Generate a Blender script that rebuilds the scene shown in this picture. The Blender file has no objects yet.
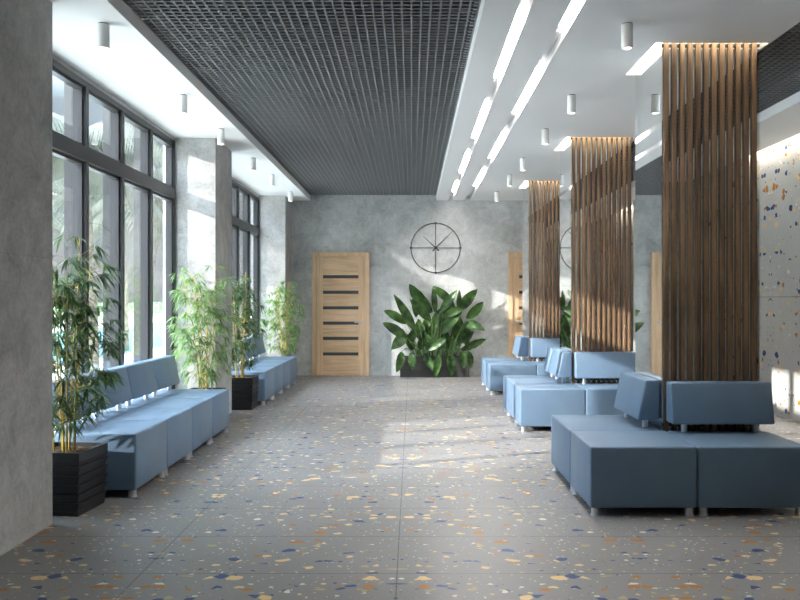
import bpy, bmesh, math, random
from mathutils import Vector, Matrix
R = math.radians
SC = bpy.context.scene
COL = SC.collection
random.seed(7)

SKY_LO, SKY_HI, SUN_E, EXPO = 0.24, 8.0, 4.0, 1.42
LED_S, RING_S, COVE_S, BULB_S = 33, 4.6, 6, 1.2
# ---------------------------------------------------------------- materials
def newmat(name):
    m = bpy.data.materials.new(name); m.use_nodes = True
    nt = m.node_tree; b = nt.nodes['Principled BSDF']
    return m, nt, b
def srgb(r, g, b):
    f = lambda c: (c/255/12.92) if c/255 <= 0.04045 else ((c/255+0.055)/1.055)**2.4
    return (f(r), f(g), f(b), 1)
def plain(name, col, rough=0.5, metal=0.0, spec=0.5, emit=None, es=0):
    m, nt, b = newmat(name)
    b.inputs['Base Color'].default_value = col
    b.inputs['Roughness'].default_value = rough
    b.inputs['Metallic'].default_value = metal
    b.inputs['Specular IOR Level'].default_value = spec
    if emit:
        b.inputs['Emission Color'].default_value = emit
        b.inputs['Emission Strength'].default_value = es
    return m
def N(nt, t, **kw):
    n = nt.nodes.new(t)
    for k, v in kw.items():
        if k.startswith('i_'):
            n.inputs[int(k[2:])].default_value = v
        else: setattr(n, k, v)
    return n
def math_(nt, op, a, b=None, c=None):
    n = nt.nodes.new('ShaderNodeMath'); n.operation = op
    for i, v in enumerate((a, b, c)):
        if v is None: continue
        if isinstance(v, (int, float)): n.inputs[i].default_value = v
        else: nt.links.new(v, n.inputs[i])
    return n.outputs[0]
def mixc(nt, fac, a, b, blend='MIX'):
    n = nt.nodes.new('ShaderNodeMix'); n.data_type = 'RGBA'; n.blend_type = blend
    for i, v in ((0, fac), (6, a), (7, b)):
        if isinstance(v, (int, float)): n.inputs[i].default_value = v
        elif isinstance(v, tuple): n.inputs[i].default_value = v
        else: nt.links.new(v, n.inputs[i])
    return n.outputs[2]
def ramp(nt, fac, stops, interp='LINEAR'):
    n = nt.nodes.new('ShaderNodeValToRGB'); cr = n.color_ramp; cr.interpolation = interp
    while len(cr.elements) < len(stops): cr.elements.new(0.5)
    for e, (p, c) in zip(cr.elements, stops): e.position = p; e.color = c
    nt.links.new(fac, n.inputs[0]); return n.outputs[0]
def posxyz(nt):
    g = N(nt, 'ShaderNodeNewGeometry'); s = N(nt, 'ShaderNodeSeparateXYZ')
    nt.links.new(g.outputs['Position'], s.inputs[0]); return g.outputs['Position'], s.outputs
def noise(nt, vec, scale, detail=4, rough=0.55, dist=0.0, dim='3D'):
    n = N(nt, 'ShaderNodeTexNoise'); n.noise_dimensions = dim
    n.inputs['Scale'].default_value = scale; n.inputs['Detail'].default_value = detail
    n.inputs['Roughness'].default_value = rough; n.inputs['Distortion'].default_value = dist
    nt.links.new(vec, n.inputs['Vector']); return n.outputs
def bumped(nt, b, h, strength, dist=0.01):
    n = N(nt, 'ShaderNodeBump'); n.inputs['Strength'].default_value = strength
    n.inputs['Distance'].default_value = dist
    nt.links.new(h, n.inputs['Height']); nt.links.new(n.outputs[0], b.inputs['Normal'])

def concrete(name, lo, hi, joints='z'):
    m, nt, b = newmat(name)
    pos, s = posxyz(nt)
    n1 = noise(nt, pos, 0.9, 6, 0.62, 0.6)[0]
    n2 = noise(nt, pos, 5.0, 9, 0.72, 0.9)[0]
    n3 = noise(nt, pos, 45, 4, 0.7)[0]
    f = math_(nt, 'ADD', math_(nt, 'MULTIPLY', n1, 0.42), math_(nt, 'MULTIPLY', n2, 0.38))
    f = math_(nt, 'ADD', f, math_(nt, 'MULTIPLY', n3, 0.20))
    c = ramp(nt, f, [(0.38, lo), (0.50, tuple((a+b_)/2 for a, b_ in zip(lo, hi))), (0.62, hi)])
    # hairline marks left by the trowel
    v1 = noise(nt, pos, 2.3, 7, 0.6, 1.6)[0]
    vein = math_(nt, 'SUBTRACT', 1.0, math_(nt, 'MULTIPLY', math_(nt, 'ABSOLUTE', math_(nt, 'SUBTRACT', v1, 0.5)), 45))
    vein = math_(nt, 'MULTIPLY', math_(nt, 'MAXIMUM', vein, 0.0), n2)
    c = mixc(nt, math_(nt, 'MULTIPLY', vein, 0.2), c, (lo[0]*.5, lo[1]*.5, lo[2]*.5, 1))
    # cast panel joint at z = 1.52, slightly different tone above and below
    d = math_(nt, 'ABSOLUTE', math_(nt, 'SUBTRACT', s[2], 1.52))
    j = math_(nt, 'LESS_THAN', d, 0.004)
    up = math_(nt, 'GREATER_THAN', s[2], 1.52)
    c = mixc(nt, math_(nt, 'MULTIPLY', up, 0.10), c, (lo[0]*.9, lo[1]*.9, lo[2]*.9, 1))
    c = mixc(nt, math_(nt, 'MULTIPLY', j, 0.18), c, (lo[0]*.5, lo[1]*.5, lo[2]*.5, 1))
    nt.links.new(c, b.inputs['Base Color'])
    b.inputs['Roughness'].default_value = 0.62
    bumped(nt, b, n2, 0.12, 0.01)
    return m

def terrazzo(name, plane, base, rough):
    m, nt, b = newmat(name)
    pos, s = posxyz(nt)
    if plane == 'floor':
        u = math_(nt, 'PINGPONG', math_(nt, 'ADD', s[0], 0.07), 1.2); v = s[1]
    else:
        u = math_(nt, 'PINGPONG', math_(nt, 'ADD', s[1], 0.32), 1.2); v = s[2]
    cv = N(nt, 'ShaderNodeCombineXYZ'); nt.links.new(u, cv.inputs[0]); nt.links.new(v, cv.inputs[1])
    vec0 = cv.outputs[0]
    nz = noise(nt, vec0, 26, 2, 0.5)[1]
    vm = N(nt, 'ShaderNodeVectorMath'); vm.operation = 'MULTIPLY_ADD'
    nt.links.new(nz, vm.inputs[0]); vm.inputs[1].default_value = (0.012, 0.012, 0); nt.links.new(vec0, vm.inputs[2])
    vec = vm.outputs[0]
    fine = noise(nt, vec0, 160, 2, 0.7)[0]
    big = noise(nt, vec0, 1.2, 3, 0.5)[0]
    k = math_(nt, 'ADD', math_(nt, 'MULTIPLY', fine, 0.5), math_(nt, 'MULTIPLY', big, 0.5))
    c = ramp(nt, k, [(0.35, tuple(x*0.86 for x in base[:3])+(1,)), (0.65, tuple(x*1.14 for x in base[:3])+(1,))])
    ochre = srgb(226, 192, 134); orange = srgb(170, 108, 22); navy = srgb(22, 54, 112)
    cream = srgb(222, 214, 200); olive = srgb(178, 158, 112); black = srgb(45, 48, 52)
    def layer(c, scale, thr, cut, pal, sq=1.0, off=0.0):
        mp = N(nt, 'ShaderNodeMapping'); nt.links.new(vec, mp.inputs[0])
        mp.inputs['Location'].default_value = (off, off*1.7, 0)
        sw = scale*(0.72 if plane == 'wall' else 0.95)
        mp.inputs['Scale'].default_value = (sw*sq, sw, 1)
        vo = N(nt, 'ShaderNodeTexVoronoi'); vo.voronoi_dimensions = '2D'; vo.inputs['Scale'].default_value = 1
        nt.links.new(mp.outputs[0], vo.inputs['Vector'])
        sc = N(nt, 'ShaderNodeSeparateColor'); nt.links.new(vo.outputs['Color'], sc.inputs[0])
        on = math_(nt, 'GREATER_THAN', sc.outputs[0], thr)
        ve = N(nt, 'ShaderNodeTexVoronoi'); ve.voronoi_dimensions = '2D'; ve.feature = 'DISTANCE_TO_EDGE'; ve.inputs['Scale'].default_value = 1
        nt.links.new(mp.outputs[0], ve.inputs['Vector'])
        near = math_(nt, 'MULTIPLY', math_(nt, 'LESS_THAN', vo.outputs['Distance'], cut+0.16), math_(nt, 'GREATER_THAN', ve.outputs[0], 0.05))
        on = math_(nt, 'MULTIPLY', on, near)
        pc = ramp(nt, sc.outputs[1], pal, 'CONSTANT')
        tex = noise(nt, vec0, 90, 3, 0.6)[0]
        pc = mixc(nt, math_(nt, 'MULTIPLY', tex, 0.04), pc, base)
        return mixc(nt, on, c, pc)
    c = layer(c, 110, 0.978, 0.40, [(0, cream), (0.55, olive), (0.8, black)], 1, 3.1)
    c = layer(c, 56, 0.968, 0.42, [(0, cream), (0.25, ochre), (0.45, olive), (0.60, orange), (0.78, navy)], 0.8, 7.7)
    c = layer(c, 31, 0.945, 0.46, [(0, navy), (0.28, ochre), (0.58, orange), (0.76, olive), (0.9, cream)], 0.75, 11.3)
    c = layer(c, 21, 0.962, 0.48, [(0, ochre), (0.38, navy), (0.72, orange)], 0.8, 5.9)
    # tile joints 1.2 x 0.6
    if plane == 'floor':
        jx = math_(nt, 'ABSOLUTE', math_(nt, 'SUBTRACT', math_(nt, 'FRACT', math_(nt, 'ADD', math_(nt, 'DIVIDE', math_(nt, 'ADD', s[0], 0.07), 1.2), 0.5)), 0.5))
        jx = math_(nt, 'MULTIPLY', math_(nt, 'LESS_THAN', jx, 0.0025/1.2), math_(nt, 'LESS_THAN', s[0], 0.6))
        jy = math_(nt, 'ABSOLUTE', math_(nt, 'SUBTRACT', math_(nt, 'FRACT', math_(nt, 'ADD', math_(nt, 'DIVIDE', math_(nt, 'SUBTRACT', s[1], 4.42), 0.6), 0.5)), 0.5))
        jy = math_(nt, 'LESS_THAN', jy, 0.003/0.6)
        j = math_(nt, 'MAXIMUM', jx, jy)
    else:
        jy = math_(nt, 'ABSOLUTE', math_(nt, 'SUBTRACT', s[2], 1.32)); j = math_(nt, 'LESS_THAN', jy, 0.003)
    c = mixc(nt, math_(nt, 'MULTIPLY', j, 0.8), c, srgb(62, 62, 62))
    nt.links.new(c, b.inputs['Base Color'])
    rr = math_(nt, 'ADD', math_(nt, 'MULTIPLY', big, 0.15), rough-0.07)
    nt.links.new(rr, b.inputs['Roughness']); b.inputs['Specular IOR Level'].default_value = 0.24
    return m

def wood(name, dark, light, axis='z', scale=1.0, rough=0.5, vary=None):
    m, nt, b = newmat(name)
    pos, s = posxyz(nt)
    mp = N(nt, 'ShaderNodeMapping'); nt.links.new(pos, mp.inputs[0])
    st = {'z': (28, 28, 1.6), 'x': (1.6, 28, 28)}[axis]
    mp.inputs['Scale'].default_value = tuple(v*scale for v in st)
    n1 = noise(nt, mp.outputs[0], 1.0, 5, 0.6, 0.8)[0]
    n2 = noise(nt, pos, 3.0, 3, 0.5)[0]
    f = math_(nt, 'ADD', math_(nt, 'MULTIPLY', n1, 0.7), math_(nt, 'MULTIPLY', n2, 0.3))
    if vary:
        w = N(nt, 'ShaderNodeTexWhiteNoise'); w.noise_dimensions = '1D'
        nt.links.new(math_(nt, 'FLOOR', math_(nt, 'DIVIDE', math_(nt, 'SUBTRACT', s[0], vary[0]), vary[1])), w.inputs['W'])
        f = math_(nt, 'ADD', f, math_(nt, 'MULTIPLY', math_(nt, 'SUBTRACT', w.outputs[0], 0.5), 0.16))
    mid = tuple((a+b_)/2 for a, b_ in zip(dark, light))
    c = ramp(nt, f, [(0.34, dark), (0.5, mid), (0.66, light)])
    nt.links.new(c, b.inputs['Base Color']); b.inputs['Roughness'].default_value = rough
    bumped(nt, b, n1, 0.08, 0.004)
    return m

def fabric(name, col):
    m, nt, b = newmat(name)
    tc = N(nt, 'ShaderNodeTexCoord')
    n = noise(nt, tc.outputs['Object'], 300, 2, 0.5)[0]
    n2 = noise(nt, tc.outputs['Object'], 5, 2, 0.5)[0]
    c = ramp(nt, n2, [(0.3, tuple(x*.95 for x in col[:3])+(1,)), (0.7, tuple(min(1, x*1.05) for x in col[:3])+(1,))])
    nt.links.new(c, b.inputs['Base Color']); b.inputs['Roughness'].default_value = 0.42
    b.inputs['Specular IOR Level'].default_value = 0.45
    bumped(nt, b, n, 0.05, 0.001)
    return m

def leafmat(name, c1, c2, trans=0.35, rough=0.4, scale=9):
    m, nt, b = newmat(name)
    pos, s = posxyz(nt)
    n = noise(nt, pos, scale, 3, 0.6)[0]
    c = ramp(nt, n, [(0.35, c1), (0.65, c2)])
    nt.links.new(c, b.inputs['Base Color']); b.inputs['Roughness'].default_value = rough
    tr = N(nt, 'ShaderNodeBsdfTranslucent'); nt.links.new(c, tr.inputs[0])
    mx = N(nt, 'ShaderNodeMixShader'); mx.inputs[0].default_value = trans
    out = nt.nodes['Material Output']
    nt.links.new(b.outputs[0], mx.inputs[1]); nt.links.new(tr.outputs[0], mx.inputs[2])
    nt.links.new(mx.outputs[0], out.inputs[0])
    return m

def glassmat(name, refl=0.12):
    m = bpy.data.materials.new(name); m.use_nodes = True; nt = m.node_tree
    nt.nodes.clear()
    out = N(nt, 'ShaderNodeOutputMaterial'); t = N(nt, 'ShaderNodeBsdfTransparent'); t.inputs[0].default_value = (0.97, 0.975, 0.98, 1)
    g = N(nt, 'ShaderNodeBsdfGlossy'); g.inputs['Roughness'].default_value = 0.01
    g.inputs[0].default_value = (1, 1, 1, 1)
    lw = N(nt, 'ShaderNodeLayerWeight'); lw.inputs[0].default_value = 0.5
    fr = math_(nt, 'ADD', math_(nt, 'MULTIPLY', math_(nt, 'POWER', lw.outputs['Facing'], 5.0), 0.96), 0.03)
    mx = N(nt, 'ShaderNodeMixShader')
    nt.links.new(fr, mx.inputs[0]); nt.links.new(t.outputs[0], mx.inputs[1]); nt.links.new(g.outputs[0], mx.inputs[2])
    nt.links.new(mx.outputs[0], out.inputs[0]); return m

M = {}
M['conc'] = concrete('concrete', srgb(146, 149, 149), srgb(220, 222, 221))
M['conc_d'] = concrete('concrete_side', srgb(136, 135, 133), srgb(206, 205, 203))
M['floor'] = terrazzo('terrazzo_floor', 'floor', srgb(131, 130, 130), 0.42)
M['twall'] = terrazzo('terrazzo_wall', 'wall', srgb(184, 184, 182), 0.5)
M['white'] = plain('white_paint', srgb(245, 245, 245), 0.6)
M['lampwhite'] = plain('lamp_white', srgb(248, 248, 246), 0.4)
M['grid'] = plain('grid_metal', srgb(118, 119, 121), 0.45)
M['void'] = plain('plenum_dark', srgb(34, 34, 35), 0.9)
M['frame'] = plain('anthracite_frame', srgb(50, 51, 53), 0.4)
M['fin'] = plain('fin_grey', srgb(40, 42, 44), 0.5)
M['glass'] = glassmat('window_glass')
M['mirror'] = plain('mirror', (0.86, 0.88, 0.88, 1), 0.02, 1.0)
M['black'] = plain('black_metal', srgb(28, 28, 29), 0.45)
M['chrome'] = plain('chrome', srgb(215, 217, 220), 0.32, 0.8)
M['blue'] = fabric('blue_leatherette', srgb(104, 128, 152))
M['slat'] = wood('walnut_slat', srgb(80, 60, 44), srgb(154, 122, 92), 'z', 1.0, 0.5, (1.69, 0.0521))
M['oak_v'] = wood('oak_vertical', srgb(196, 162, 124), srgb(232, 200, 164), 'z', 0.8, 0.5)
M['oak_h'] = wood('oak_horizontal', srgb(190, 155, 118), srgb(228, 196, 160), 'x', 0.8, 0.5)
M['smoke'] = plain('smoked_glass', srgb(72, 74, 76), 0.25)
M['pot'] = plain('pot_black', srgb(40, 41, 44), 0.5)
M['planter'] = wood('planter_dark', srgb(38, 37, 38), srgb(62, 60, 60), 'x', 1, 0.55)
M['soil'] = leafmat('soil', srgb(40, 28, 20), srgb(88, 66, 46), 0.0, 0.9, 60)
M['cane'] = leafmat('cane', srgb(150, 140, 60), srgb(206, 178, 92), 0.0, 0.45, 14)
M['bleaf'] = leafmat('bamboo_leaf', srgb(40, 74, 40), srgb(112, 146, 92), 0.3, 0.4, 11)
M['bleaf_sun'] = leafmat('bamboo_leaf_sunlit', srgb(86, 128, 68), srgb(152, 184, 122), 0.4, 0.4, 11)  # same leaf, with backlight from the sun put into a lighter green
M['sleaf'] = leafmat('broad_leaf', srgb(24, 50, 22), srgb(76, 114, 50), 0.15, 0.4, 7)
M['stalk'] = leafmat('leaf_stalk', srgb(60, 92, 46), srgb(110, 140, 80), 0.1, 0.4, 9)
M['led'] = plain('led', (1, 1, 1, 1), 0.5, emit=(1.0, 0.97, 0.93, 1), es=LED_S)
M['ledw'] = plain('led_warm', (1, 1, 1, 1), 0.5, emit=(1.0, 0.86, 0.62, 1), es=RING_S)
M['cove'] = plain('led_cove', (1, 1, 1, 1), 0.5, emit=(1.0, 0.92, 0.76, 1), es=COVE_S)
M['bulb'] = plain('bulb', (1, 1, 1, 1), 0.5, emit=(1.0, 0.88, 0.74, 1), es=BULB_S)
M['ground'] = leafmat('ground', srgb(196, 190, 178), srgb(226, 221, 210), 0.0, 0.9, 1.5)
M['grass'] = leafmat('grass', srgb(110, 132, 84), srgb(160, 176, 120), 0.0, 0.9, 1.2)
M['water'] = plain('pool_water', srgb(120, 176, 196), 0.08)
M['palm'] = leafmat('palm_frond', srgb(58, 62, 48), srgb(98, 100, 80), 0.25, 0.5, 3)
M['trunk'] = leafmat('palm_trunk', srgb(92, 84, 72), srgb(130, 122, 106), 0.0, 0.8, 9)

# ---------------------------------------------------------------- mesh helpers
class MB:
    def __init__(s): s.v = []; s.f = []
    def box(s, x0, x1, y0, y1, z0, z1):
        b = len(s.v)
        s.v += [(x0,y0,z0),(x1,y0,z0),(x1,y1,z0),(x0,y1,z0),(x0,y0,z1),(x1,y0,z1),(x1,y1,z1),(x0,y1,z1)]
        s.f += [(b,b+3,b+2,b+1),(b+4,b+5,b+6,b+7),(b,b+1,b+5,b+4),(b+1,b+2,b+6,b+5),(b+2,b+3,b+7,b+6),(b+3,b,b+4,b+7)]
        return s
    def frustum(s, w0, d0, z0, w1, d1, z1):
        b = len(s.v)
        for w, d, z in ((w0,d0,z0),(w1,d1,z1)):
            s.v += [(-w/2,-d/2,z),(w/2,-d/2,z),(w/2,d/2,z),(-w/2,d/2,z)]
        s.f += [(b,b+3,b+2,b+1),(b+4,b+5,b+6,b+7),(b,b+1,b+5,b+4),(b+1,b+2,b+6,b+5),(b+2,b+3,b+7,b+6),(b+3,b,b+4,b+7)]
        return s
    def tube(s, pts, rad, n=8, cap=True):
        pts = [Vector(p) for p in pts]
        if isinstance(rad, (int, float)): rad = [rad]*len(pts)
        b = len(s.v)
        for i, p in enumerate(pts):
            d = (pts[min(i+1, len(pts)-1)] - pts[max(i-1, 0)]).normalized()
            a = Vector((1,0,0)) if abs(d.x) < 0.8 else Vector((0,1,0))
            u = d.cross(a).normalized(); w = d.cross(u)
            for k in range(n):
                t = 2*math.pi*k/n
                s.v.append(tuple(p + (u*math.cos(t)+w*math.sin(t))*rad[i]))
        for i in range(len(pts)-1):
            for k in range(n):
                k2 = (k+1) % n
                s.f.append((b+i*n+k, b+i*n+k2, b+(i+1)*n+k2, b+(i+1)*n+k))
        if cap:
            s.f.append(tuple(b+k for k in range(n-1, -1, -1)))
            s.f.append(tuple(b+(len(pts)-1)*n+k for k in range(n)))
        return s
    def lathe(s, prof, n=24, c=(0,0,0)):
        b = len(s.v)
        for r, z in prof:
            for k in range(n):
                t = 2*math.pi*k/n; s.v.append((c[0]+r*math.cos(t), c[1]+r*math.sin(t), c[2]+z))
        for i in range(len(prof)-1):
            for k in range(n):
                k2 = (k+1) % n
                s.f.append((b+i*n+k, b+i*n+k2, b+(i+1)*n+k2, b+(i+1)*n+k))
        s.f.append(tuple(b+k for k in range(n-1, -1, -1)))
        s.f.append(tuple(b+(len(prof)-1)*n+k for k in range(n)))
        return s
    def prism(s, prof, x0, x1):          # profile in (y,z), extruded along x
        b = len(s.v); n = len(prof)
        for x in (x0, x1):
            for (y, z) in prof: s.v.append((x, y, z))
        s.f.append(tuple(b+k for k in range(n))); s.f.append(tuple(b+n+k for k in range(n-1, -1, -1)))
        for k in range(n):
            k2 = (k+1) % n; s.f.append((b+k, b+n+k, b+n+k2, b+k2))
        return s
    def build(s, name, mat, parent=None, loc=None, bevel=0, seg=3, smooth=False):
        me = bpy.data.meshes.new(name); me.from_pydata(s.v, [], s.f); me.update()
        bm = bmesh.new(); bm.from_mesh(me)
        bmesh.ops.recalc_face_normals(bm, faces=bm.faces)
        if bevel:
            bmesh.ops.bevel(bm, geom=list(bm.edges), offset=bevel, segments=seg, profile=0.5, affect='EDGES')
        bm.to_mesh(me); bm.free()
        if smooth or bevel:
            for p in me.polygons: p.use_smooth = True
            if bevel or smooth == 'auto':
                me.set_sharp_from_angle(angle=R(50))
        me.materials.append(mat)
        o = bpy.data.objects.new(name, me); COL.objects.link(o)
        if parent: o.parent = parent
        if loc: o.location = loc
        return o
def rawmesh(name, v, f, mat, parent=None, smooth=True):
    me = bpy.data.meshes.new(name); me.from_pydata(v, [], f); me.update()
    if smooth:
        for p in me.polygons: p.use_smooth = True
    me.materials.append(mat)
    o = bpy.data.objects.new(name, me); COL.objects.link(o)
    if parent: o.parent = parent
    return o
def tag(o, label=None, cat=None, group=None, kind=None):
    if label: o['label'] = label
    if cat: o['category'] = cat
    if group: o['group'] = group
    if kind: o['kind'] = kind
    return o
def empty(name, loc, rz=0):
    o = bpy.data.objects.new(name, None); COL.objects.link(o); o.location = loc; o.rotation_euler = (0, 0, rz)
    o.empty_display_size = 0.1; return o
def copy_tree(o, loc=None, rz=None, parent=None):
    c = o.copy(); COL.objects.link(c)
    if parent: c.parent = parent
    for ch in list(o.children): copy_tree(ch, parent=c)
    if loc is not None: c.location = loc
    if rz is not None: c.rotation_euler = (0, 0, rz)
    return c

# ---------------------------------------------------------------- layout
YB, YR = 13.90, -0.8            # back wall, rear wall
XL, XW, XR = -2.06, -2.48, 4.08 # pier face, window plane, right wall
ZC, ZG = 2.984, 3.073           # white ceiling, open grid
XO = -2.61
def S(o, label, cat):
    return tag(o, label, cat, kind='structure')
S(MB().box(XO, XR+0.15, YR-0.15, YB+0.15, -0.15, 0).build('floor', M['floor']), 'grey terrazzo tiled floor with blue, ochre and orange chips', 'floor')
S(MB().box(XO, XR+0.15, YB, YB+0.15, 0, 3.5).build('wall_back', M['conc']), 'grey concrete back wall with clock and doors', 'wall')
S(MB().box(XO, XR+0.15, YR-0.15, YR, 0, 3.5).build('wall_rear', M['conc']), 'grey concrete wall behind the viewpoint', 'wall')
S(MB().box(XR, XR+0.15, YR, YB, 0, 3.5).build('wall_right', M['twall']), 'terrazzo clad wall on the right with coloured chips', 'wall')
wl = MB()
wl.box(XO, XL, YR, 4.67, 0, 3.5).box(XO, XL, 8.54, 9.31, 0, 3.5).box(XO, XL, 13.24, YB, 0, 3.5)
for a, b in ((4.67, 8.54), (9.31, 13.24)):
    wl.box(XO, XW, a, b, 0, 0.30); wl.box(XO, XW, a, b, 2.95, 3.5)
S(wl.build('wall_left', M['conc_d']), 'dark concrete left wall with piers between the windows', 'wall')
# white ceilings
c1 = MB().box(XO, -1.732, YR, YB, ZC, 3.3)
# notch the ceiling over the piers: slab sits above; piers reach it
S(MB().box(XL, -1.732, YR, YB, ZC, 3.3).box(XW-0.08, XL, 4.67, 8.54, ZC, 3.3).box(XW-0.08, XL, 9.31, 13.24, ZC, 3.3)
  .build('ceiling', M['white']), 'white plaster ceiling band along the windows', 'ceiling')
mc = MB()
SA, SB = (0.62, 0.69), (0.91, 0.985)
RX0, RX1 = 1.614, 2.372
PP = 3.115                      # pillar spacing
RINGS = [(5.391+PP*k, 6.155+PP*k) for k in range(3)]
mc.box(0.414, SA[0], YR, YB, ZC, 3.3)
mc.box(SA[1], SB[0], YR, YB, ZC, 3.3)
mc.box(SB[1], RX0, YR, YB, ZC, 3.3)
ys = [YR]+[v for r in RINGS for v in r]+[YB]
for i in range(0, len(ys), 2): mc.box(RX0, RX1, ys[i], ys[i+1], ZC, 3.3)
for s_ in (SA, SB): mc.box(s_[0], s_[1], YR, YB, 3.06, 3.3)
for a, b in RINGS: mc.box(RX0, RX1, a, b, 3.10, 3.3); mc.box(RX1-0.012, RX1, a, b, ZC, 3.3)
S(mc.build('ceiling', M['white']), 'white plaster ceiling with two long light slots', 'ceiling')
S(MB().box(3.32, 3.96, YR, YB, ZC, 3.3).box(3.96, XR, YR, YB, 3.12, 3.3).build('ceiling', M['white']), 'white plaster soffit beside the terrazzo wall', 'ceiling')
def grid(x0, x1, lab):
    g = MB(); n = round((x1-x0)/0.06)
    p = (x1-x0)/n
    for i in range(n+1):
        x = x0+i*p; x = min(max(x, x0+0.006), x1-0.006)
        g.box(x-0.0055, x+0.0055, YR, YB, ZG, ZG+0.012)
    y = YR+0.05
    while y < YB-0.01:
        g.box(x0, x1, y-0.0085, y+0.0085, ZG+0.001, ZG+0.011); y += 0.06
    S(g.build('ceiling', M['grid']), lab, 'ceiling')
    S(MB().box(x0, x1, YR, YB, 3.26, 3.3).build('ceiling', M['void']), lab.replace('open-cell metal grid', 'dark void above the grid'), 'ceiling')
grid(-1.732, 0.414, 'black open-cell metal grid ceiling over the middle of the room')
grid(2.372, 3.32, 'black open-cell metal grid ceiling right of the pillars')

# LED battens in the slots
def batten(sl, y0, lab):
    o = MB().box(sl[0]+0.024, sl[1]-0.004, y0, min(y0+1.4, 13.1), 3.03, 3.058).build('led_batten', M['led'])
    tag(o, lab, 'ceiling light', 'light battens in the ceiling slots')
ords = ['nearest visible', 'second', 'third', 'farthest']
for i, y in enumerate((5.0, 7.38, 9.76, 12.14)):
    batten(SA, y, 'glowing light batten in the left ceiling slot, %s along the slot' % ords[i])
for i, y in enumerate((3.80, 6.2, 8.6, 11.0)):
    batten(SB, y, 'glowing light batten in the right ceiling slot, %s along the slot' % ords[i])
# cove light by terrazzo wall
tag(MB().box(3.975, 4.065, 1.0, YB-0.02, 3.09, 3.118).build('cove_light', M['cove']), 'long cove light washing the top of the terrazzo wall', 'light strip')

# ---------------------------------------------------------------- windows
def window(name, ya, yb, lab):
    w = S(empty(name, (XW, ya, 0.30)), lab, 'window')
    def part(nm, mat, mb, bev=0): return mb.build(nm, mat, w, (-XW, -ya, -0.30), bev)
    z0, z1, t0, t1 = 0.30, 2.95, 2.335, 2.445
    n = 5; p = (yb-ya)/n
    fr = MB().box(XW-0.09, XW, ya, ya+0.035, z0, z1).box(XW-0.09, XW, yb-0.035, yb, z0, z1)
    fr.box(XW-0.09, XW, ya+0.035, yb-0.035, z1-0.045, z1).box(XW-0.09, XW, ya+0.035, yb-0.035, z0, z0+0.05)
    part('window_frame', M['frame'], fr)
    part('transom', M['frame'], MB().box(XW-0.09, XW+0.012, ya+0.035, yb-0.035, t0, t1))
    for i in range(1, n):
        y = ya+i*p
        part('mullion', M['frame'], MB().box(XW-0.09, XW+0.005, y-0.026, y+0.026, z0+0.05, t0).box(XW-0.09, XW+0.005, y-0.026, y+0.026, t1, z1-0.045))
        part('fin', M['fin'], MB().box(XW-0.165, XW-0.092, y-0.02, y+0.02, z0, z1))
    for i in range(n):
        a = ya+i*p+(0.026 if i else 0.035); b = ya+(i+1)*p-(0.026 if i < n-1 else 0.035)
        for (c, d) in ((z0+0.05, t0), (t1, z1-0.045)):
            e = 0.022
            sm = MB().box(XW-0.075, XW-0.02, a, a+e, c, d).box(XW-0.075, XW-0.02, b-e, b, c, d)
            sm.box(XW-0.075, XW-0.02, a+e, b-e, c, c+e).box(XW-0.075, XW-0.02, a+e, b-e, d-e, d)
            sa = part('sash', M['frame'], sm)
            g = MB().box(XW-0.052, XW-0.046, a+e, b-e, c+e, d-e).build('pane', M['glass'], sa)
window('window_1', 4.67, 8.54, 'tall anthracite framed window behind the near bench')
window('window_2', 9.31, 13.24, 'tall anthracite framed window behind the far bench')
for i, (a, b) in enumerate(((4.67, 8.54), (9.31, 13.24))):
    S(MB().box(XW-0.0, XW+0.03, a+0.002, b-0.002, 0.30, 0.325).build('trim_%d' % (i+1), M['white']), 'white window sill board behind the %s bench' % ('near', 'far')[i], 'sill')

# ---------------------------------------------------------------- doors
def door(name, x0, handle_right, lab):
    W, H = 0.973, 2.10; y = YB
    d = S(empty(name, (x0, y, 0)), lab, 'door')
    def part(nm, mat, mb, bev=0): return mb.build(nm, mat, d, (0, 0, 0), bev)
    fr = MB().box(0, 0.075, -0.05, -0.001, 0, H).box(W-0.075, W, -0.05, -0.001, 0, H).box(0.075, W-0.075, -0.05, -0.001, H-0.065, H)
    part('door_frame', M['oak_v'], fr)
    lf = part('door_leaf', M['oak_v'], MB().box(0.08, 0.185, -0.036, -0.002, 0.008, H-0.07).box(W-0.185, W-0.08, -0.036, -0.002, 0.008, H-0.07))
    rails = MB(); zs = [1.685, 1.42, 1.155, 0.895, 0.635, 0.37]; g = 0.027
    edges = [H-0.07]+[v for z in zs for v in (z+g, z-g)]+[0.008]
    for i in range(0, len(edges), 2):
        top, bot = edges[i], edges[i+1]
        if top-bot > 0.3: rails.box(0.185, W-0.185, -0.033, -0.002, bot+0.11, top); rails.box(0.185, W-0.185, -0.031, -0.002, bot, bot+0.107)
        else: 
            mdl = (top+bot)/2
            rails.box(0.185, W-0.185, -0.033, -0.002, bot, mdl-0.0015).box(0.185, W-0.185, -0.033, -0.002, mdl+0.0015, top)
    r = rails.build('rail_panel', M['oak_h'], lf)
    for z in zs: MB().box(0.185, W-0.185, -0.026, -0.004, z-g, z+g).build('glass_strip', M['smoke'], lf)
    hx = W-0.135 if handle_right else 0.135; s = -1 if handle_right else 1
    h = MB().tube([(hx, -0.034, 0.91), (hx, -0.046, 0.91)], 0.026, 20)
    h.tube([(hx, -0.045, 0.91), (hx, -0.085, 0.91)], 0.009, 10).tube([(hx, -0.082, 0.91), (hx+s*0.115, -0.08, 0.91)], 0.009, 10)
    h.build('handle', M['chrome'], lf, smooth='auto')
door('door_1', -1.70, True, 'oak door with six dark glass strips, left of the broad-leaved plant')
door('door_2', 1.637, False, 'oak door partly hidden behind the farthest mirrored pillar')

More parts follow.
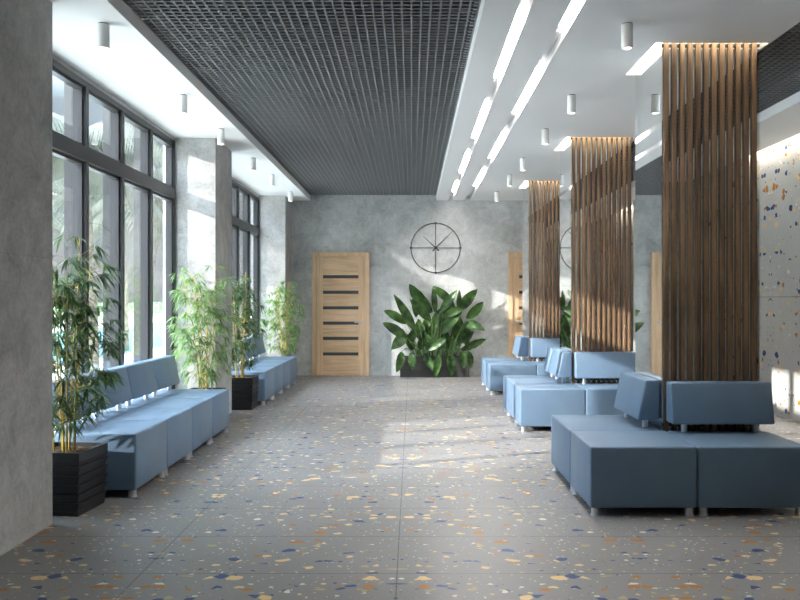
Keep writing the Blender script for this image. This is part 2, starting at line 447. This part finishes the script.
# ---------------------------------------------------------------- mirrored pillars with slats
PX0, PX1 = 1.672, 2.326
lab_p = ['mirrored pillar with walnut slat screen, nearest and largest of three', 'mirrored pillar with walnut slat screen, middle of three in the row', 'mirrored pillar with walnut slat screen, farthest of three near back wall']
pil = None
for k in range(3):
    if pil is None:
        pil = empty('slatted_pillar', (0, 0, 0))
        MB().box(PX0, PX1, 5.455, 6.10, 0, 3.095).build('mirror_core', M['mirror'], pil)
        sl = MB(); p = (2.303-1.682)/11.63
        for i in range(12):
            x = 1.682+i*p; sl.box(x, x+0.033, 5.438, 5.4525, 0.0, 3.03)
        sl.build('slat_screen', M['slat'], pil, bevel=0.002, seg=1)
        MB().box(1.667, 2.322, 5.444, 5.4547, 2.974, 2.994).build('rail', M['black'], pil)
        MB().box(1.675, 2.32, 5.444, 5.4547, 0.44, 0.46).build('rail', M['black'], pil)
        rg = pil
    else:
        rg = copy_tree(pil, (0, PP*k, 0))
    tag(rg, lab_p[k], 'pillar', 'mirrored pillars with slats')
    a, b = RINGS[k]
    r = MB()
    r.box(RX0+0.003, PX0-0.003, a+0.003, b-0.003, 3.07, 3.098).box(PX0-0.003, RX1-0.015, a+0.003, 5.436+PP*k, 3.07, 3.098)
    r = r.build('ceiling_ring_light', M['ledw'])
    tag(r, ['glowing angular light recess around the top of the nearest slatted pillar', 'glowing angular light recess around the top of the middle slatted pillar', 'glowing angular light recess around the top of the farthest slatted pillar'][k], 'ceiling light', 'light recesses around pillar tops')

# ---------------------------------------------------------------- cylinder downlights
dl = empty('downlight', (0, 0, ZC))
MB().lathe([(0.030, -0.006), (0.030, 0.0)], 24).build('canopy', M['black'], dl, smooth='auto')
MB().lathe([(0.030, -0.15), (0.036, -0.152), (0.036, -0.006), (0.030, -0.006)], 32).build('lamp_body', M['lampwhite'], dl, smooth='auto')
MB().lathe([(0.022, -0.1535), (0.027, -0.1495)], 24).build('bulb', M['bulb'], dl, smooth='auto')
YD = [5.02, 6.76, 8.10, 9.75, 11.05, 12.75]
num = ['nearest to', 'second from', 'third from', 'fourth from', 'fifth from', 'farthest from']
first = True
for X, side in ((-1.90, 'window side'), (1.325, 'pillar side')):
    for i, y in enumerate(YD):
        o = dl if first else copy_tree(dl, (0, 0, 0)); first = False
        o.location = (X, y, ZC)
        tag(o, 'white cylinder ceiling downlight in the %s row, %s the viewer' % (side, num[i]), 'ceiling light', 'cylinder downlights, %s row' % side)

# ---------------------------------------------------------------- modular seating
def leg_mb():
    return MB().lathe([(0.034, 0), (0.034, 0.006), (0.026, 0.008), (0.026, 0.05)], 20)
def module(w, d, back=True, bw=None, off=-0.02):
    """front faces -y, centre at origin"""
    r = empty('seat_module', (0, 0, 0))
    w2, d2 = w/2-0.002, d/2-0.001
    MB().box(-w2, w2, -d2, d2, 0.05, 0.415).build('seat', M['blue'], r, bevel=0.014)
    for sx in (-1, 1):
        for sy in (-1, 1):
            leg_mb().build('leg', M['chrome'], r, (sx*(w2-0.04), sy*(d2-0.038), 0), smooth='auto')
    if back:
        bw = bw or w-0.02
        yb = d2+off
        pr = [(yb, 0.475), (yb, 0.745), (yb-0.095, 0.745), (yb-0.15, 0.475)]
        MB().prism(pr, -bw/2, bw/2).build('backrest', M['blue'], r, bevel=0.013)
        for sx in (-1, 1):
            MB().lathe([(0.02, 0.415), (0.02, 0.476)], 16).build('backrest_post', M['chrome'], r, (sx*(bw/2-0.1), yb-0.07, 0), smooth='auto')
    return r
place_names = ['nearest', 'middle', 'farthest']
protos = {}
def put(key, args, loc, rz, label, group):
    if key not in protos: protos[key] = o = module(*args)
    else: o = copy_tree(protos[key])
    o.location = loc; o.rotation_euler = (0, 0, rz)
    return tag(o, label, 'modular sofa seat', group)
# benches by the windows: faces +X  (front -y -> +x : rotate +90)
bo = ['nearest the viewer', 'second from the viewer', 'third from the viewer', 'farthest end']
for bi, y0 in enumerate((5.27, 9.93)):
    for i in range(4):
        put('bench', (0.676, 0.65, True), (-1.784-0.325, y0+0.676*(i+0.5), 0), R(90),
            'blue seat module with backrest in the %s window bench, %s' % (('near', 'far')[bi], bo[i]), '%s window bench modules' % ('near', 'far')[bi])
# island groups: B (front, with backrest), A (corner ottoman), C (left side, with backrest)
X0 = 1.052
nm = ['nearest', 'middle', 'farthest']
def span(key, x0, x1, y0, y1, side, label, g, back=True, bw=None, off=-0.02):
    a = (y1-y0, x1-x0, back, bw, off) if side else (x1-x0, y1-y0, back, bw, off)
    put(key, a, ((x0+x1)/2, (y0+y1)/2, 0), R(-90) if side else 0, label, g)
for k in range(3):
    o = PP*k; g = 'seat modules around the %s pillar' % nm[k]
    span('front', 1.692, 2.355, 4.82+o, 5.427+o, False, 'blue seat module with backrest in front of the %s pillar slats' % nm[k], g, True, 0.665, 0.006)
    if k != 1:
        span('corner', X0, 1.69, 4.82+o, 5.431+o, False, 'backless blue corner seat block at front left of the %s pillar' % nm[k], g, False)
        span('side', X0, 1.67, 5.433+o, 6.18+o, True, 'blue side seat module with backrest against left mirror of %s pillar' % nm[k], g, True, 0.66, -0.004)
    else:
        span('corner2', X0, 1.69, 4.82+o, 8.415, False, 'narrow backless blue corner block at front left of the middle pillar', g, False)
        span('side2', X0, 1.67, 8.417, 9.137, True, 'blue side seat module with backrest against left mirror of middle pillar', g, True, 0.60, -0.004)
        span('side3', X0, 1.67, 9.139, 9.44, True, 'narrow blue side seat with short backrest at rear of middle pillar', g, True, 0.27, -0.004)

# ---------------------------------------------------------------- clock
ck = tag(empty('wall_clock', (0.403, YB, 2.175)), 'large black open ring wall clock on the concrete back wall', 'clock')
rr = 0.42; rp = [(rr*math.cos(2*math.pi*i/72), -0.03, rr*math.sin(2*math.pi*i/72)) for i in range(73)]
MB().tube(rp, 0.0075, 8, False).build('ring', M['black'], ck, smooth=True)
MB().tube([(-rr, -0.03, 0), (rr, -0.03, 0)], 0.0055).tube([(0, -0.03, -rr), (0, -0.03, rr)], 0.0055).build('cross_bars', M['black'], ck, smooth='auto')
for a in range(4):
    x, z = rr*math.cos(a*math.pi/2), rr*math.sin(a*math.pi/2)
    MB().tube([(x, -0.001, z), (x, -0.045, z)], 0.02, 14).build('hour_knob', M['black'], ck, smooth='auto')
MB().tube([(0, -0.001, 0), (0, -0.06, 0)], 0.024, 16).build('hub', M['black'], ck, smooth='auto')
def hand(tx, tz, y, nm_):
    d = Vector((tx, 0, tz)); L = d.length; d.normalize(); n = Vector((-d.z, 0, d.x))
    a = -d*0.075; b = d*L; v = []
    for yy in (y, y-0.005):
        for p, w in ((a, .011), (b, .004)):
            for s in (-1, 1): q = p+n*w*s; v.append((q.x, yy, q.z))
    m = MB(); m.v = v; m.f = [(0,1,3,2),(4,6,7,5),(0,4,5,1),(1,5,7,3),(3,7,6,2),(2,6,4,0)]
    m.build(nm_, M['black'], ck)
hand(-0.21, 0.195, -0.047, 'hour_hand'); hand(0.285, 0.28, -0.054, 'minute_hand')

# ---------------------------------------------------------------- bamboo
PW, PD = 0.36, 0.385
def pot(parent):
    m = MB(); n = 6
    m.frustum(PW-0.045, PD-0.045, 0, PW-0.04, PD-0.04, 0.028)
    for i in range(n):
        z0 = 0.028+i*0.054; z1 = z0+0.05
        t = 0.012*i/n
        if i < n-1:
            m.frustum(PW-0.050+t*1.6, PD-0.050+t*1.6, z0, PW-0.022+t*1.6, PD-0.022+t*1.6, z1)
            m.frustum(PW-0.055+t*1.6, PD-0.055+t*1.6, z1, PW-0.055+t*1.6, PD-0.055+t*1.6, z1+0.0045)
        else:
            m.frustum(PW-0.040+t*1.6, PD-0.040+t*1.6, z0, PW-0.028+t*1.6, PD-0.028+t*1.6, z0+0.03)
    w, d, z = PW-0.014, PD-0.014, 0.328
    m.box(-w/2, w/2, -d/2, -d/2+0.018, z, z+0.05).box(-w/2, w/2, d/2-0.018, d/2, z, z+0.05)
    m.box(-w/2, -w/2+0.018, -d/2+0.018, d/2-0.018, z, z+0.05).box(w/2-0.018, w/2, -d/2+0.018, d/2-0.018, z, z+0.05)
    m.build('pot', M['pot'], parent)
    # lumpy soil
    rnd = random.Random(3); v = []; f = []; nx, ny = 14, 18
    iw, idp = PW-0.052, PD-0.052
    for j in range(ny+1):
        for i in range(nx+1):
            v.append((-iw/2+iw*i/nx, -idp/2+idp*j/ny, 0.352+rnd.uniform(-0.008, 0.012)))
    for j in range(ny):
        for i in range(nx):
            a = j*(nx+1)+i; f.append((a, a+1, a+nx+2, a+nx+1))
    rawmesh('soil', v, f, M['soil'], parent)
def add_leaf(v, f, base, d, L, W, up, droop):
    d = d.normalized(); side = d.cross(up)
    if side.length < 1e-3: side = Vector((1, 0, 0))
    side.normalize(); b = len(v)
    nrm = side.cross(d)
    for t, w in ((0, 0.15), (0.3, 1.0), (0.65, 0.75), (1.0, 0.04)):
        p = base + d*L*t + Vector((0, 0, -1))*droop*L*t*t
        v.append(tuple(p-side*W*w/2+nrm*W*w*0.12)); v.append(tuple(p)); v.append(tuple(p+side*W*w/2+nrm*W*w*0.12))
    for i in range(3):
        a = b+i*3; f.append((a, a+1, a+4, a+3)); f.append((a+1, a+2, a+5, a+4))
def bamboo(loc, rz, top, seed, label, mat, ok, ncane=8, spread=0.2, nl=1.0, wide=1.0):
    rnd = random.Random(seed)
    r = tag(empty('potted_bamboo', loc, rz), label, 'potted plant', 'potted bamboo plants by the windows')
    pot(r)
    inv = Matrix.Translation(Vector(loc)) @ Matrix.Rotation(rz, 4, 'Z'); inv = inv.inverted()
    v, f = [], []; tw = MB()
    L0 = Vector(loc)
    for c in range(ncane):
        a = 2*math.pi*c/ncane+rnd.uniform(-.3, .3); rb = rnd.uniform(0.02, 0.075)
        b0 = L0+Vector((math.cos(a)*rb, math.sin(a)*rb*1.3, 0.35))
        h = (top-0.35)*rnd.uniform(0.72, 0.93) if c else (top-0.35)*0.97
        lean = spread*rnd.uniform(0.2, 0.8) if c else 0.03
        pts = []
        for i in range(9):
            t = i/8
            q = b0+Vector((math.cos(a)*lean*t**1.5, math.sin(a)*lean*t**1.5, h*t))
            q.x = max(q.x, ok[0]+0.02); q.y = min(q.y, ok[1]-0.02)
            pts.append(q)
        m = MB(); m.tube([inv@p for p in pts], [0.007*(1-0.7*i/8) for i in range(9)], 7)
        m.build('cane', M['cane'], r, smooth=True)
        nn = int(15*nl)
        for k in range(nn):
            t = 0.10+0.90*(k+rnd.random())/nn
            if rnd.random() < 0.15 and t < 0.4: continue
            i = min(7, int(t*8)); p = pts[i].lerp(pts[i+1], t*8-i)
            for s in range(2):
                ta = rnd.uniform(0, 2*math.pi)
                rad = rnd.uniform(0.06, 0.20)*wide*(1.15-0.55*abs(t-0.45)*1.6)*(0.6 if t > .9 else 1)
                e = p+Vector((math.cos(ta)*rad, math.sin(ta)*rad, rnd.uniform(0.01, 0.09)))
                if e.x < ok[0]+0.02 or e.y > ok[1]-0.02: continue
                if not ok[2](e): continue
                if e.x > loc[0]+0.34*wide: continue
                tw.tube([inv@p, inv@e], [0.0016, 0.001], 4, False)
                for q in range(rnd.randint(8, 12)):
                    la = ta+rnd.uniform(-1.5, 1.5)
                    d = Vector((math.cos(la), math.sin(la), rnd.uniform(-0.9, 0.25)))
                    L = rnd.uniform(0.07, 0.135); W = L*rnd.uniform(0.11, 0.145)
                    bp = p.lerp(e, rnd.uniform(0.85, 1.0)); tip = bp+d.normalized()*L+Vector((0, 0, -.03))
                    if tip.x < ok[0] or tip.y > ok[1] or not ok[2](tip) : continue
                    add_leaf(v, f, bp, d, L, W, Vector((0, 0, 1)), rnd.uniform(0.1, 0.45))
    v = [tuple(inv@Vector(q)) for q in v]
    nf = len(f); nb = len(v)
    v += tw.v; f += [tuple(i+nb for i in q) for q in tw.f]
    fo = rawmesh('foliage', v, f, mat, r); fo.data.materials.append(M['cane'])
    for p_ in fo.data.polygons:
        if p_.index >= nf: p_.material_index = 1
    return r
free = lambda p: True
bamboo((-2.12, 5.005, 0), R(-5), 1.70, 11, 'bamboo in a ribbed black pot at the near wall, closest to the viewer', M['bleaf'],
       (XW+0.02, 99, lambda p: p.y > 4.69 and not (p.y > 5.25 and -2.44 < p.x < -1.78 and p.z < 0.43) and not (p.y > 5.25 and p.x < -2.2 and p.z < 0.76)), 8, 0.26, 1.3, 1.42)
bamboo((-2.10, 8.255, 0), 0, 1.66, 23, 'bamboo in sunlit green between the near bench and the concrete pier', M['bleaf_sun'],
       (XW+0.03, 8.52, lambda p: not (p.y < 7.99 and p.z < 0.78)), 8, 0.22, 1.1, 1.4)
bamboo((-2.03, 9.685, 0), 0, 1.66, 37, 'bamboo in a black pot at the front end of the far bench', M['bleaf'],
       (XW+0.03, 99, lambda p: not (p.y < 9.33 and p.x < XL+0.01) and not (p.y > 9.91 and p.x < -1.77 and p.z < 0.76)), 6, 0.15, 0.95, 1.15)
bamboo((-2.03, 12.925, 0), 0, 1.62, 51, 'bamboo in sunlit green behind the far end of the far bench', M['bleaf_sun'],
       (XW+0.03, 13.22, lambda p: not (p.y < 12.65 and p.z < 0.78)), 7, 0.20, 1.1, 1.3)

# ---------------------------------------------------------------- broad-leaved plant
PL = tag(empty('broad_leaf_plant', (0.38, 13.72, 0)), 'large dark green broad-leaved plant in a long black trough under the clock', 'potted plant')
def lp(v): return (v[0]-0.38, v[1]-13.72, v[2])
px0, px1 = -0.20, 0.955
tr = MB().box(px0, px1, 13.58, 13.60, 0, 0.34).box(px0, px1, 13.85, 13.87, 0, 0.34).box(px0, px0+.02, 13.60, 13.85, 0, .34).box(px1-.02, px1, 13.60, 13.85, 0, .34).box(px0+.02, px1-.02, 13.6, 13.85, 0, .02)
o = tr.build('trough', M['planter'], PL, (-0.38, -13.72, 0))
sv, sf = [], []; rnd = random.Random(9)
for j in range(7):
    for i in range(41): sv.append(lp((px0+.021+(px1-px0-.042)*i/40, 13.601+.248*j/6, 0.31+rnd.uniform(-.01, .012))))
for j in range(6):
    for i in range(40): a = j*41+i; sf.append((a, a+1, a+42, a+41))
rawmesh('soil', sv, sf, M['soil'], PL)
def wpx(cx, cy, Y):            # crop coordinates of my notes -> world
    x = 380+cx/4.2875; y = 240+cy/4.2875
    return Vector(((x-412)*Y/815, Y, 1.28-(y-300.5)*Y/815))
LV = [ # base, tip, width(px of crop), depth Y base, depth Y tip, bend
 ((150,390),(58,232),42,13.62,13.45,6), ((112,358),(16,303),42,13.70,13.6,-14), ((112,418),(10,355),46,13.62,13.45,-12),
 ((222,310),(126,188),62,13.74,13.70,-18), ((218,348),(128,255),50,13.60,13.45,-14), ((155,330),(140,242),34,13.78,13.75,4),
 ((238,310),(228,196),28,13.74,13.72,0), ((312,270),(226,198),40,13.74,13.68,-10), ((255,312),(332,214),40,13.66,13.55,-18),
 ((338,300),(341,213),24,13.78,13.78,0), ((342,300),(418,211),52,13.74,13.70,10), ((372,338),(443,264),46,13.70,13.60,-10),
 ((268,332),(366,290),38,13.60,13.45,-16), ((262,402),(352,308),56,13.64,13.55,8), ((358,372),(450,390),42,13.62,13.5,-34),
 ((350,472),(456,424),42,13.60,13.48,-12), ((196,472),(286,424),42,13.52,13.40,-10), ((104,412),(48,470),54,13.60,13.45,-14),
 ((92,480),(70,568),40,13.56,13.50,-8), ((135,482),(138,560),40,13.55,13.50,6), ((188,488),(226,560),40,13.53,13.46,8),
 ((252,490),(238,590),40,13.53,13.46,6), ((298,488),(306,584),46,13.54,13.50,4), ((352,478),(356,552),42,13.55,13.50,6),
 ((380,478),(387,552),32,13.56,13.53,6), ((305,340),(285,236),64,13.80,13.80,0), ((330,430),(335,330),56,13.78,13.78,0),
 ((178,430),(165,338),54,13.78,13.78,0), ((335,440),(402,392),44,13.74,13.7,-6), ((122,450),(152,372),44,13.72,13.7,4),
 ((215,440),(235,340),46,13.76,13.78,0), ((290,450),(262,360),52,13.72,13.72,0), ((250,470),(275,400),44,13.70,13.68,0),
 ((370,450),(382,360),46,13.79,13.79,6), ((200,420),(205,320),50,13.8,13.8,0), ((260,400),(300,300),50,13.8,13.8,0), ((140,470),(110,400),44,13.74,13.72,0), ((320,470),(345,400),44,13.72,13.7,0), ((220,480),(200,400),44,13.7,13.7,0), ((290,480),(300,410),44,13.74,13.7,0), ((170,470),(190,390),40,13.76,13.74,0), ((350,400),(330,310),46,13.8,13.8,0), ((230,380),(262,290),44,13.79,13.77,0), ((90,440),(96,380),44,13.76,13.76,0)]
rnd = random.Random(5)
for i, (b, t, w, yb_, yt_, bend) in enumerate(LV):
    A = wpx(b[0], b[1], yb_); B = wpx(t[0], t[1], yt_)
    mid2 = ((b[0]+t[0])/2, (b[1]+t[1])/2)
    n2 = Vector((t[1]-b[1], -(t[0]-b[0]))); n2.normalize()
    if n2.y > 0: n2 = -n2
    Cc = wpx(mid2[0]-n2.x*bend*(1 if bend < 0 else 1)*(-1), mid2[1]+n2.y*abs(bend), (yb_+yt_)/2-0.02)
    W = w/4.2875*13.6/815*0.47
    n = 12; vv, ff = [], []
    tw_ = rnd.uniform(-0.5, 0.5)
    for k in range(n+1):
        s = k/n
        P = A*(1-s)**2+Cc*2*s*(1-s)+B*s*s
        D = ((Cc-A)*(1-s)+(B-Cc)*s).normalized()
        side = D.cross(Vector((0, -1, 0))).normalized()
        nn_ = side.cross(D).normalized()
        side = (Matrix.Rotation(tw_, 3, D) @ side); nn_ = Matrix.Rotation(tw_, 3, D) @ nn_
        prof = math.sin(math.pi*min(1, (s*0.97+0.03))**0.85)**0.75 if s < 1 else 0.02
        ww = W*max(prof, 0.03)
        wav = 0.006*math.sin(k*2.1+i)
        for q, up in ((-1, 0.30), (-0.5, 0.11), (0, 0), (0.5, 0.11), (1, 0.30)):
            p = P+side*ww*q - nn_*ww*up*(-1) + nn_*wav*abs(q)
            p.y = min(p.y, YB-0.01)
            if p.z < 0.36: p.y = min(p.y, 13.572)
            vv.append(lp(p))
    for k in range(n):
        for q in range(4):
            a = k*5+q; ff.append((a, a+1, a+6, a+5))
    lf = rawmesh('leaf', vv, ff, M['sleaf'], PL)
    # petiole from the soil, continuing as midrib
    bx = max(px0+0.12, min(px1-0.12, 0.38+(A.x-0.38)*0.55)); G = Vector((bx, 13.68+rnd.uniform(-.05, .1), 0.30))
    if A.z > 0.62: cpt = Vector(((G.x*0.7+A.x*0.3), (G.y+A.y)/2, G.z+(A.z-G.z)*0.7))
    else: cpt = Vector(((G.x+A.x)/2, (G.y+A.y)/2-0.02, max(A.z, G.z)+0.16))
    pts = []
    for k in range(9):
        s = k/8; pts.append(G*(1-s)**2+cpt*2*s*(1-s)+A*s*s)
    for k in range(1, 7):
        s = k/8; P = A*(1-s)**2+Cc*2*s*(1-s)+B*s*s; pts.append(P+Vector((0, 0.004, 0)))
    pts = [Vector((p.x, min(p.y, YB-0.015), p.z)) for p in pts]
    st = MB().tube([lp(p) for p in pts], [0.009-0.0005*k for k in range(len(pts))], 6)
    st.build('stalk', M['stalk'], lf, smooth=True)

# ---------------------------------------------------------------- outside
S(MB().box(-60, XO-0.001, -20, 90, -0.35, -0.12).build('ground', M['ground']), 'pale paving outside the windows', 'ground')
S(MB().box(-16, -7.5, 12, 60, -0.12, -0.10).build('pool_water', M['water']), 'pale blue pool water beyond the glass', 'water')
def hedge(x0, x1, y0, y1, h, n, seed, name, label):
    rnd = random.Random(seed); v, f = [], []
    for i in range(n):
        b = Vector((rnd.uniform(x0, x1), rnd.uniform(y0, y1), rnd.uniform(-0.1, h)))
        a = rnd.uniform(0, 6.28); add_leaf(v, f, b, Vector((math.cos(a), math.sin(a), rnd.uniform(-.3, 1))), rnd.uniform(.25, .5), .1, Vector((0, 0, 1)), .3)
    o = rawmesh(name, v, f, M['bleaf_sun']); tag(o, label, 'hedge', kind=None)
def palm(x, y, h, seed, label, nf=16, fl=2.6):
    rnd = random.Random(seed)
    r = tag(empty('palm_tree', (x, y, -0.12)), label, 'palm tree', 'palm trees outside the windows')
    lx, ly = rnd.uniform(-.4, .4), rnd.uniform(-.4, .4)
    pts = [(lx*(k/8)**2, ly*(k/8)**2, h*k/8) for k in range(9)]
    MB().tube(pts, [0.17-0.007*k for k in range(9)], 12).build('trunk', M['trunk'], r, smooth=True)
    top = Vector(pts[-1])
    for i in range(nf):
        a = 2*math.pi*i/nf+rnd.uniform(-.2, .2); el = rnd.uniform(-0.3, 0.9); L = fl*rnd.uniform(.8, 1.1)
        d = Vector((math.cos(a)*math.cos(el), math.sin(a)*math.cos(el), math.sin(el)))
        ax = [top+d*L*t+Vector((0, 0, -1))*L*0.75*t**2 for t in [k/20 for k in range(21)]]
        v, f = [], []
        for k in range(1, 20):
            D = (ax[k+1]-ax[k-1]).normalized(); sd = D.cross(Vector((0, 0, 1))).normalized()
            ll = L*0.30*math.sin(math.pi*min(1, k/20*0.8+0.2))
            for s in (-1, 1):
                for jj in (0, .5):
                    bp = ax[k].lerp(ax[k+1], jj)
                    add_leaf(v, f, bp, sd*s+D*0.6+Vector((0, 0, -0.35)), ll+0.1, 0.035, Vector((0, 0, 1)), 0.5)
        m = MB(); m.v, m.f = v, f; m.tube(ax, [0.02-0.0008*k for k in range(21)], 5)
        m.build('frond', M['palm'], r)
palm(-5.0, 12.6, 4.0, 1, 'palm seen through the near window, closest to the building', 15, 1.9)
palm(-5.3, 15.9, 3.7, 2, 'palm seen through the middle panes of the near window', 15, 1.8)
palm(-7.9, 22.3, 4.6, 3, 'tall palm farther out, seen past the third mullion', 16, 2.3)
palm(-5.0, 28.6, 4.8, 4, 'palm seen through the far window', 16, 2.2)
palm(-17.0, 36.0, 5.2, 6, 'small distant palm beyond the pool')
hedge(-23, -20, 14, 70, 1.1, 5000, 8, 'hedge', 'low green hedge beyond the pool')

# ---------------------------------------------------------------- world and sun
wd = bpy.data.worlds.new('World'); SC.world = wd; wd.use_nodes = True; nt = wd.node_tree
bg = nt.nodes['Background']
tc = N(nt, 'ShaderNodeTexCoord')
sp = N(nt, 'ShaderNodeSeparateXYZ'); nt.links.new(tc.outputs['Generated'], sp.inputs[0])
mp = N(nt, 'ShaderNodeMapping'); mp.inputs['Scale'].default_value = (1, 1, 2.2); nt.links.new(tc.outputs['Generated'], mp.inputs[0])
cn = noise(nt, mp.outputs[0], 3.2, 7, 0.55, 0.2)[0]
sky = ramp(nt, sp.outputs[2], [(0.0, srgb(206, 222, 232)), (0.35, srgb(168, 198, 220)), (0.8, srgb(150, 180, 205))])
cl = ramp(nt, cn, [(0.46, (0, 0, 0, 1)), (0.62, (1, 1, 1, 1))])
skc = mixc(nt, cl, sky, srgb(246, 247, 248))
nt.links.new(skc, bg.inputs[0])
boost = N(nt, 'ShaderNodeMapRange'); nt.links.new(sp.outputs[2], boost.inputs[0])  # extra strength added to the unseen upper sky to light the interior
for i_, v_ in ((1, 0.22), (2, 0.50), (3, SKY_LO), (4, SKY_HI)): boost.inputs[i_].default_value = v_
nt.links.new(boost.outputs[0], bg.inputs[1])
sun = bpy.data.lights.new('sun', 'SUN'); sun.energy = SUN_E; sun.angle = R(0.7); sun.color = (1.0, 0.95, 0.88)
so = bpy.data.objects.new('sun', sun); COL.objects.link(so)
d = Vector((1, 0.385, -0.36)).normalized()
so.rotation_euler = d.to_track_quat('-Z', 'Y').to_euler(); so.location = (-10, 0, 6)

# ---------------------------------------------------------------- camera
cam = bpy.data.cameras.new('Camera'); co = bpy.data.objects.new('Camera', cam); COL.objects.link(co)
co.location = (0, 0, 1.28); co.rotation_euler = (R(90), 0, 0)
cam.sensor_width = 36; cam.lens = 36*815/800; cam.shift_x = -0.015; cam.shift_y = 0.000625; cam.clip_start = 0.05
SC.camera = co
vs = SC.view_settings; vs.view_transform = 'Standard'; vs.look = 'None'; vs.gamma = 1; vs.use_curve_mapping = False
vs.exposure = EXPO
